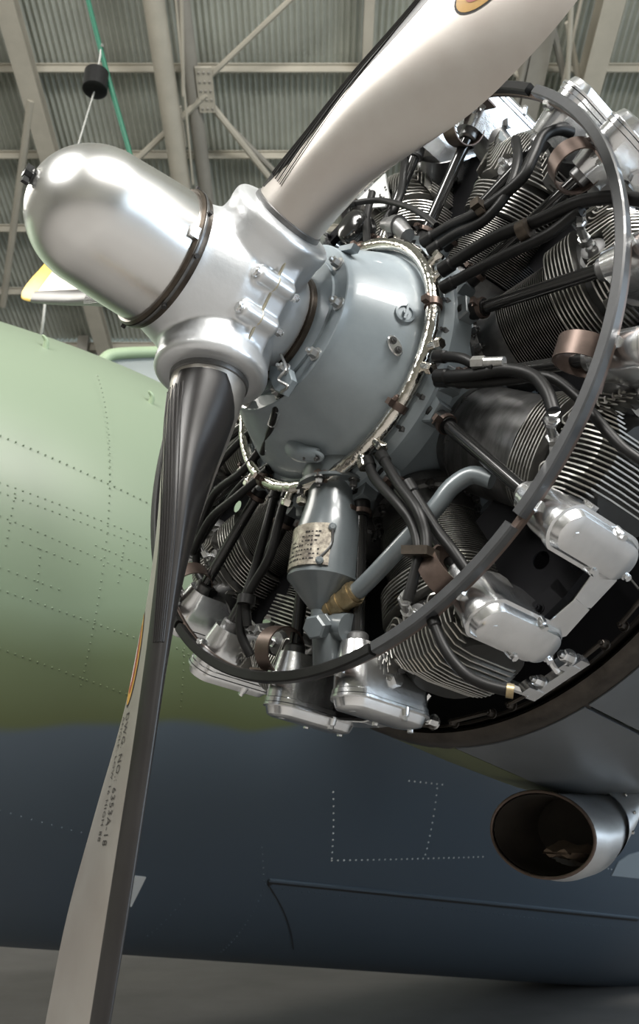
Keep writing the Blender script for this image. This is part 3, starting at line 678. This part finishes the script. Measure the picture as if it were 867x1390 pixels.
mb = MB(); c = at(712, 313, .03); mb.lathe([(-.012, .026), (.012, .026)], c, at(734, 300, .03)-at(690, 326, .03), 14); part('lead_clip', mb, M['clamp'], eng)
lead([(531, 322, .03), (524, 300, .03), (534, 283, .02), (544, 262, .0), (549, 215, -.05)], .0115)
lead([(474, 277, .08), (514, 272, .05), (554, 281, .04), (580, 296, .03), (592, 306, .03)], .0085)
lead([(500, 345, .02), (497, 300, .0), (505, 262, -.02)], .0115)
lead([(374, 668, .02), (360, 721, .03), (347, 768, .02), (334, 812, .02), (336, 850, .0)], .0125)
fitting((336, 846, .0), (341, 866, -.01), -19)
lead([(390, 668, .02), (378, 708, .03), (366, 755, .03), (343, 795, .02), (328, 823, .02), (327, 860, .0), (340, 890, -.03)], .0125)
mb = MB(); mb.lathe([(-.012, .024), (.012, .024)], at(334, 815, .02), Y, 14); part('lead_clip', mb, M['hose'], eng)
lead([(357, 606, .03), (329, 640, .03), (290, 672, .0), (270, 728, -.04), (268, 775, -.08), (290, 806, -.10)], .0125)
lead([(352, 575, .04), (320, 605, .02), (285, 645, .0), (262, 690, -.05)], .012)
lead([(362, 640, .03), (320, 675, .02), (285, 705, .0), (262, 750, -.04)], .012)
lead([(366, 632, .03), (330, 655, .02), (295, 700, -.02), (272, 735, -.05)], .010)
lead([(350, 560, .03), (330, 590, .0), (300, 620, -.03)], .011)
fitting((268, 715, -.05), (262, 742, -.05), -59)
# governor lead and small fittings by the hub
mb = MB(); mb.tube([at(384, 532, .22), at(376, 548, .20), at(370, 572, .18), at(362, 596, .12), at(356, 615, .08)], .0085, 10); cab = part('governor_cable', mb, M['hose'], eng)
mb = MB(); mb.lathe([(0, .013), (.05, .013)], at(376, 556, .19), at(369, 576, .17)-at(376, 556, .19), 6); part('coupling', mb, M['cast'], cab)
mb = MB(); mb.lathe([(0, .011), (.03, .011)], at(382, 536, .21), at(377, 550, .19)-at(382, 536, .21), 6); part('coupling', mb, M['brass'], cab)
mb = MB(); c = at(384, 508, .24); mb.prism([at(366, 495, .25), at(392, 500, .25), at(396, 515, .25), at(384, 535, .25), at(372, 530, .25), at(364, 512, .25)], X*-.02, .003); br = part('cable_bracket', mb, M['nose'], eng)
mb = MB(); mb.bolt(at(388, 502, .25), X, .011, .022); part('bracket_nut', mb, M['bolt'], br)
mb = MB(); mb.tube([at(380, 480, .25), at(388, 500, .27), at(378, 515, .27), at(390, 524, .26), at(382, 532, .25)], .004, 8); part('safety_wire', mb, M['bolt'], br)
mb = MB(); c = at(476, 306, .02); mb.lathe([(-.06, .05), (0, .052), (.012, .046), (.02, .03), (.022, .012)], c, X, 24)
for k in range(3): mb.lathe([(-.05+.016*k, .055), (-.044+.016*k, .055)], c, X, 24)
part('black_cap', mb, M['black'], eng)
# perforated bracket up behind the blade
mb = MB(); pts = [at(u, v, -.08) for u, v in ((484, 272), (522, 235), (528, 268), (522, 280), (500, 282))]; mb.prism(pts, X*-.006); pb = part('perforated_plate', mb, M['white'], eng, label='white plate full of small holes')
for k in range(14):
    u = 494+random.random()*30; v = 250+random.random()*26
    if u+v < 752: continue
    b_ = MB(); c = at(u, v, -.079); b_.lathe([(0, .0035), (.0012, .0035)], c, X, 8); part('hole', b_, M['ink'], pb)
# rear intake pipes and clutter behind the cylinders
for k in range(9):
    a = 61+40*k; mb = MB(); mb.tube([P(-.45, .36, a-14), P(-.44, .50, a-18), P(-.40, .66, a-18), P(-.33, .76, a-12)], .038, 14); part('intake_pipe', mb, M['baffle'], eng)

# ================================================================== FRONT SUPPORT RING with rubber and strap clips
rg = thing('support_ring', 'large thin steel ring with grey rubber strip held in front of the cylinders', 'ring', P(0, .86, 0))
RR = .861
def band(a0, a1, x0, x1, r0, r1, n_=None, edge=.004):
    n_ = n_ or max(2, int(abs(a1-a0)/2.5)); mbx = MB(); R = []
    for i in range(n_+1):
        a = a0+(a1-a0)*i/n_
        R.append([P(x0+edge, r0, a), P(x1-edge, r0, a), P(x1, r0+edge, a), P(x1, r1-edge, a), P(x1-edge, r1, a), P(x0+edge, r1, a), P(x0, r1-edge, a), P(x0, r0+edge, a)])
    full = abs(a1-a0) >= 359.9
    if full: R = R[:-1]
    mbx.rings(R, closed=full); return mbx
part('steel_band', band(0, 360, -.022, -.004, .848, .870), M['bronze'], rg)
for a0, a1 in ((46.6, 132), (17.8, 45.0), (-38, 17.2), (134, 205), (206, 262), (263, 321)):
    part('rubber_strip', band(a0, a1, -.008, .017, .849, .875, edge=.0035), M['rubber'] if a0 > 0 and a1 < 140 else M['hose'], rg, 30)
for k in range(9):
    a = 72+40*k; t_ = P(0, 1, a+90); rd = P(0, 1, a); c = P(-.035, .785, a); R = []
    for i in range(29):
        g = rad(20+320*i/28); d = rd*cos(g)+X*sin(g)*1.0; p = c+d*.060
        R.append([p+t_*.026, p-t_*.026, p-t_*.026-d*.0035, p+t_*.026-d*.0035])
    mb = MB(); mb.rings(R); clip = part('strap_loop', mb, M['bronze'], rg, 50)
    mb = MB(); q0 = c+rd*.056-X*.02; mb.box(P(-.035, .84, a-3), X*.018, t_*.04, rd*.0025); part('strap_tab', mb, M['bronze'], clip)
    for z_ in (-.02, .012):
        mb = MB(); mb.bolt(P(-.035, .838, a)-t_*(.035+z_), -rd, .007, .012); part('strap_bolt', mb, M['bolt'], clip)

# ================================================================== PROPELLER
PX = .390; PH = 2.4
prop = thing('propeller', 'three bladed silver propeller with a long rounded dome on its hub', 'propeller', (PX, 0, 0))
# hub barrel: overlapping solids fused by a voxel remesh, like a casting
mb = MB(); mb.lathe([(.575-PX, .165), (.54-PX, .171), (.50-PX, .184), (.455-PX, .200), (.40-PX, .205), (.35-PX, .198), (.32-PX, .175), (.30-PX, .165), (.27-PX, .160), (.235-PX, .150)], (0, 0, 0), X, 64)
for k in range(3):
    a = PH+120*k; d = P(0, 1, a)
    mb.lathe([(.02, .14), (.17, .135), (.20, .133), (.215, .136), (.236, .136), (.246, .128), (.250, .110)], (0, 0, 0), d, 48)
    am = a+60; tn = P(0, 1, am+90); rd = P(0, 1, am)
    mb.box(rd*.150-X*.025, X*.030, rd*.058, tn*.150)
    for off, rr in ((-.138, .182), (-.045, .204), (.045, .204), (.134, .182)):
        mb.lathe([(-.052, .0215), (.046, .0225), (.052, .017)], rd*rr+tn*off-X*.005, X, 16)
hubm = mb.mesh('hub_barrel', M['hub'], 180)
hb = bpy.data.objects.new('hub_barrel', hubm); COL.objects.link(hb); hb.parent = prop
md = hb.modifiers.new('remesh', 'REMESH'); md.mode = 'VOXEL'; md.voxel_size = .0045; md.use_smooth_shade = True
md = hb.modifiers.new('smooth', 'SMOOTH'); md.iterations = 8; md.factor = .6
for k in range(3):
    am = PH+60+120*k; tn = P(0, 1, am+90); rd = P(0, 1, am)
    for off, rr in ((-.138, .182), (-.045, .204), (.045, .204), (.134, .182)):
        c = V((PX-.005, 0, 0))+rd*rr+tn*off
        mb = MB(); mb.lathe([(-.06, .006), (.055, .006)], c, X, 8); mb.lathe([(.050, .013), (.058, .0135), (.062, .010)], c, X, 18); mb.lathe([(-.050, .0115), (-.068, .0115)], c, X, 6); mb.lathe([(-.068, .009), (-.073, .0085)], c, X, 12); part('hub_bolt', mb, M['cast'], prop)
    mb = MB(); mb.tube([V((PX-.004, 0, 0))+rd*max(.2075 if abs(j) < 19 else .200, *[rr_+math.sqrt(max(0, .0185**2-(.125*j/20-of_)**2)) for of_, rr_ in ((-.138, .182), (-.045, .204), (.045, .204), (.134, .182))])+tn*(.125*j/20) for j in range(-20, 21)], .004, 6, False); part('parting_seam', mb, M['stain'], prop, label='ochre sealant line along the hub joint')
mb = MB(); pr_ = [(.568, .1700)]
for i in range(1, 5): pr_.append((.568+.18*i/4, .170-.010*(i/4)**1.5))
for i in range(1, 17):
    a = pi/2*i/16; pr_.append((.748+.166*sin(a), max(.160*cos(a), .0005)))
pr_[-1] = (.9135, .004); mb.lathe(pr_, (0, 0, 0), X, 96, True); dome = part('dome', mb, M['dome'], prop, 40, label='smooth bright metal dome')
mb = MB(); mb.lathe([(.906, .018), (.918, .018), (.920, .012), (.935, .011), (.936, .0)], (0, 0, 0), X, 8); mb.box((.925, 0, 0), X*.008, Y*.024, Z*.005); mb.lathe([(.904, .032), (.910, .030)], (0, 0, 0), X, 20); part('dome_plug', mb, M['black'], dome, label='black plug screwed into the dome tip')
mb = MB(); mb.lathe([(.562, .168), (.562, .178), (.572, .181), (.586, .181), (.592, .176), (.592, .168)], (0, 0, 0), X, 96, False); cb = part('clamp_ring', mb, M['clamp'], prop, label='thin dark ring round the foot of the dome')
mb = MB(); mb.lathe([(.576, .1825), (.5795, .1835), (.583, .1825)], (0, 0, 0), X, 96, False); part('ring_bead', mb, M['darkbolt'], cb)
for a in (64, 22, 100, 150, 200, 260, 320):
    mb = MB(); p = P(.577, .181, a); mb.lathe([(-.004, .006), (.010, .006)], p, P(0, 1, a), 8); part('ring_screw', mb, M['ink'], cb)
mb = MB(); p = P(.592, .176, 80); mb.box(p, X*.016, P(0, 1, 80)*.004, P(0, 1, 170)*.014); part('lock_tab', mb, M['cast'], cb)
# blades
def lerp_tab(tab, r):
    if r > .3: return [sum(q_)/5 for q_ in zip(*[lerp_raw(tab, min(r+d_, max(r, 1.89-.0))) for d_ in ((-.06, -.03, 0, .03, .06) if r < 1.75 else (-.02, -.01, 0, .01, .02))])]
    return lerp_raw(tab, r)
def lerp_raw(tab, r):
    for i in range(len(tab)-1):
        if r <= tab[i+1][0]:
            t_ = (r-tab[i][0])/(tab[i+1][0]-tab[i][0]); t_ = max(0, t_); return [tab[i][j]+(tab[i+1][j]-tab[i][j])*t_ for j in range(1, len(tab[0]))]
    return list(tab[-1][1:])
#        r    chord thick beta  lefrac round
TAB = [(.10, .178, .178, 58, .5, 1), (.27, .180, .178, 57, .5, 1), (.36, .182, .160, 53, .49, .9), (.46, .19, .125, 46, .45, .6), (.56, .235, .098, 38, .38, .3), (.7, .295, .072, 30, .29, .05), (.9, .33, .052, 23, .25, 0),
       (1.1, .34, .040, 17, .25, 0), (1.4, .335, .030, 11, .26, 0), (1.62, .30, .022, 9, .29, 0), (1.76, .26, .017, 8, .32, 0), (1.84, .21, .013, 8, .36, 0), (1.875, .15, .010, 8, .42, 0), (1.89, .08, .007, 8, .5, 0)]
def sec(r, a, off=0):      # a: 0 = leading edge, sweeps over the cambered front side to trailing edge at pi
    c, th, be, lf, rn = lerp_tab(TAB, r); s_ = (1-cos(a))/2; front = sin(a) >= 0
    naca = 2.6*th*.5*(1.1*math.sqrt(max(s_, 0))*(1-s_)+.12*(1-s_)*s_)*(1.15 if front else .55)*1.0
    y = (rn*th/2*abs(sin(a))+(1-rn)*naca)*(1 if front else -1)
    xx = (lf-s_)*c                                        # towards leading edge
    if off:
        e_ = .01; p0 = sec(r, a-e_); p1 = sec(r, a+e_); tg = p1-p0; nn = tg.cross(Y); nn = nn.normalized() if nn.length > 1e-9 else X
        base_ = sec(r, a); ctr = V((0, r, 0)); aa_ = min(abs(a)+.35, 2.6); nn = nn if nn.dot(base_-(sec(r, aa_)+sec(r, -aa_))/2) > 0 else -nn
        return base_+nn*off
    b_ = rad(be); le = Z*cos(b_)+X*sin(b_); nv = X*cos(b_)-Z*sin(b_)
    return V((0, r, 0))+le*xx+nv*y
RS_ = [.10+.02*i for i in range(90)]; RS_ = [r for r in RS_ if r < 1.83]+[1.84, 1.855, 1.87, 1.88, 1.89]
NA = 48
def bl_mesh():
    mbx = MB(); R = [[sec(r, 2*pi*j/NA) for j in range(NA)] for r in RS_]; mbx.rings(R)
    me = mbx.mesh('blade', [M['blade'], M['yellow']], 60)
    for p in me.polygons:
        if p.center.y > 1.60: p.material_index = 1
    return me, mbx
BME, BMB = bl_mesh(); bbvh = BVHTree.FromPolygons([V(p) for p in BMB.v], BMB.f)
bt = MB(); R = []
def bspan(r):
    return -1.6+min(.35, max(0, r-.4)*.7), .80
rs = [.275+.02*i for i in range(70)]
for i, r in enumerate(rs):
    a0, a1 = bspan(r); k_ = min(1, .55+.45*(i/4)) if i < 4 else 1; a0 *= k_; a1 *= k_
    row = [sec(r, a0+(a1-a0)*j/18, .0022 if 0 < j < 18 else .0006) for j in range(19)]; row += [sec(r, a0+(a1-a0)*j/18, -.003) for j in range(18, -1, -1)]; R.append(row)
bt.rings(R); BOOT = bt.mesh('deicing_boot', M['boot'], 60)
# ridges in the root of the boot
rd_ = MB()
for j in range(7):
    a = .25+.13*j; pts = [sec(.31+.04*i, a*(1-.035*i), .0028) for i in range(16)]; rd_.tube(pts, .0014, 5, False)
RIDGE = rd_.mesh('boot_ridges', M['boot'])
cf = MB(); cf.rings([[sec(r, 2*pi*j/NA)+((sec(r, 2*pi*j/NA)-V((0, r, 0))).normalized()*o_) for j in range(NA)] for r, o_ in ((.235, .004), (.252, .005), (.262, .004), (.264, 0))], cap=False); CUFF = cf.mesh('root_collar', M['steel'])
def oval(r0, a0, lr, lw, m, nm, lift):
    n_ = 36; pts = []; c = sec(r0, a0)
    mbx = MB(); ctr = None; R = []
    for kk in (0.02, .35, .7, 1.0):
        row = []
        for j in range(n_):
            g = 2*pi*j/n_; r = r0+lr*kk*cos(g); be = lerp_tab(TAB, r)[2]; ch = lerp_tab(TAB, r)[0]
            s0 = (1-cos(a0))/2+lw*kk*sin(g)/ch; row.append(sec(r, math.acos(1-2*min(.99, max(.01, s0))), lift))
        R.append(row)
    mbx.rings(R, cap=False); return mbx.mesh(nm, m)
OV = [('logo_outline', oval(.917, 1.42, .100, .047, M['ink'], 'logo_outline', .0008)), ('logo_rim', oval(.917, 1.42, .095, .043, M['gold'], 'logo_rim', .0014)),
      ('logo_field', oval(.917, 1.42, .072, .028, M['red'], 'logo_field', .002)), ('logo_bar', oval(.917, 1.42, .06, .006, M['white'], 'logo_bar', .0025))]
def txt(lines):
    mbx = MB()
    for ln, (s_, r0, sz, so) in enumerate(lines):
        cu = bpy.data.curves.new('stencil', 'FONT'); cu.body = s_; cu.size = sz; cu.resolution_u = 2; cu.space_character = 1.15
        to = bpy.data.objects.new('stencil', cu); COL.objects.link(to); dg = bpy.context.evaluated_depsgraph_get(); me = to.evaluated_get(dg).to_mesh()
        vs = []
        for v_ in me.vertices:
            r = r0+v_.co.x*.58; ch = lerp_tab(TAB, r)[0]; s0 = so-v_.co.y/ch; vs.append(sec(r, math.acos(1-2*min(.98, max(.02, s0))), .0012))
        mbx.add(vs, [tuple(p.vertices) for p in me.polygons]); to.to_mesh_clear() if False else None
        bpy.data.objects.remove(to); bpy.data.curves.remove(cu)
    return mbx.mesh('stencilled_text', M['ink'])
TXT = txt([('DWG. NO.: 6353A-18', 1.03, .040, .40)]); TXT2 = txt([('ANGLE: LOW 16 HIGH 88', 1.03, .032, .53)])
for k in range(3):
    a = PH+120*k
    o = bpy.data.objects.new('blade', BME); COL.objects.link(o); o.parent = prop; o.rotation_euler = (rad(a), 0, 0)
    o['label'] = ['silver blade pointing down, with a black rubber edge', 'silver blade pointing up and right', 'silver blade pointing away behind the dome, yellow tip in view'][k]
    for nm, me in [('deicing_boot', BOOT), ('boot_ridges', RIDGE), ('root_collar', CUFF), ('stencilled_text', TXT), ('stencilled_text', TXT2)]+OV:
        c = bpy.data.objects.new(nm, me); COL.objects.link(c); c.parent = o
        if nm == 'boot_ridges': c['kind'] = 'stuff'

# ================================================================== things hanging from the roof (world frame)
def wp(u, v, depth): return V((0, 0, HC))+WC @ V(((u-433.5)/FPX*depth, (v-650)/FPX*depth, depth))
mb = MB(); mb.tube([wp(105, -60, 8.2), wp(135, 62, 8), wp(180, 222, 7.8), wp(205, 310, 7.6)], .024, 8); mb.v = mb.v
o = mb.obj('green_rope', M['green'], label='green rope slanting down from the roof behind the dome', category='rope')
wt = thing('hanging_weight', 'short black cylinder hanging on a thin cord from the green rope', 'weight', wp(130, 112, 7.9), Matrix.Identity(4))
c = wp(130, 111, 7.9)
mb = MB(); mb.lathe([(-.115, .085), (-.10, .112), (.10, .112), (.115, .085), (.112, .03)], c, Z, 32); part('weight_body', mb, M['hose'], wt)
mb = MB(); mb.tube([c+Z*.10, wp(136, 76, 7.95), wp(137, 60, 8.0)], .009, 8, False); part('upper_cord', mb, M['cord'], wt)
mb = MB(); mb.tube([c-Z*.10, wp(120, 150, 7.9), wp(105, 200, 7.8)], .008, 8, False); part('lower_cord', mb, M['cord'], wt)
mb = MB(); mb.lathe([(0, .03), (.05, .02)], wp(137, 66, 8.0), Z, 10); part('hook', mb, M['bolt'], wt)
mb = MB(); mb.tube([wp(61, 412, 6.0), wp(58, 440, 6.0), wp(52, 480, 6.1)], .01, 8); mb.obj('loose_cord', M['cord'], label='thin grey cord hanging below the yellow tipped blade', category='cord')
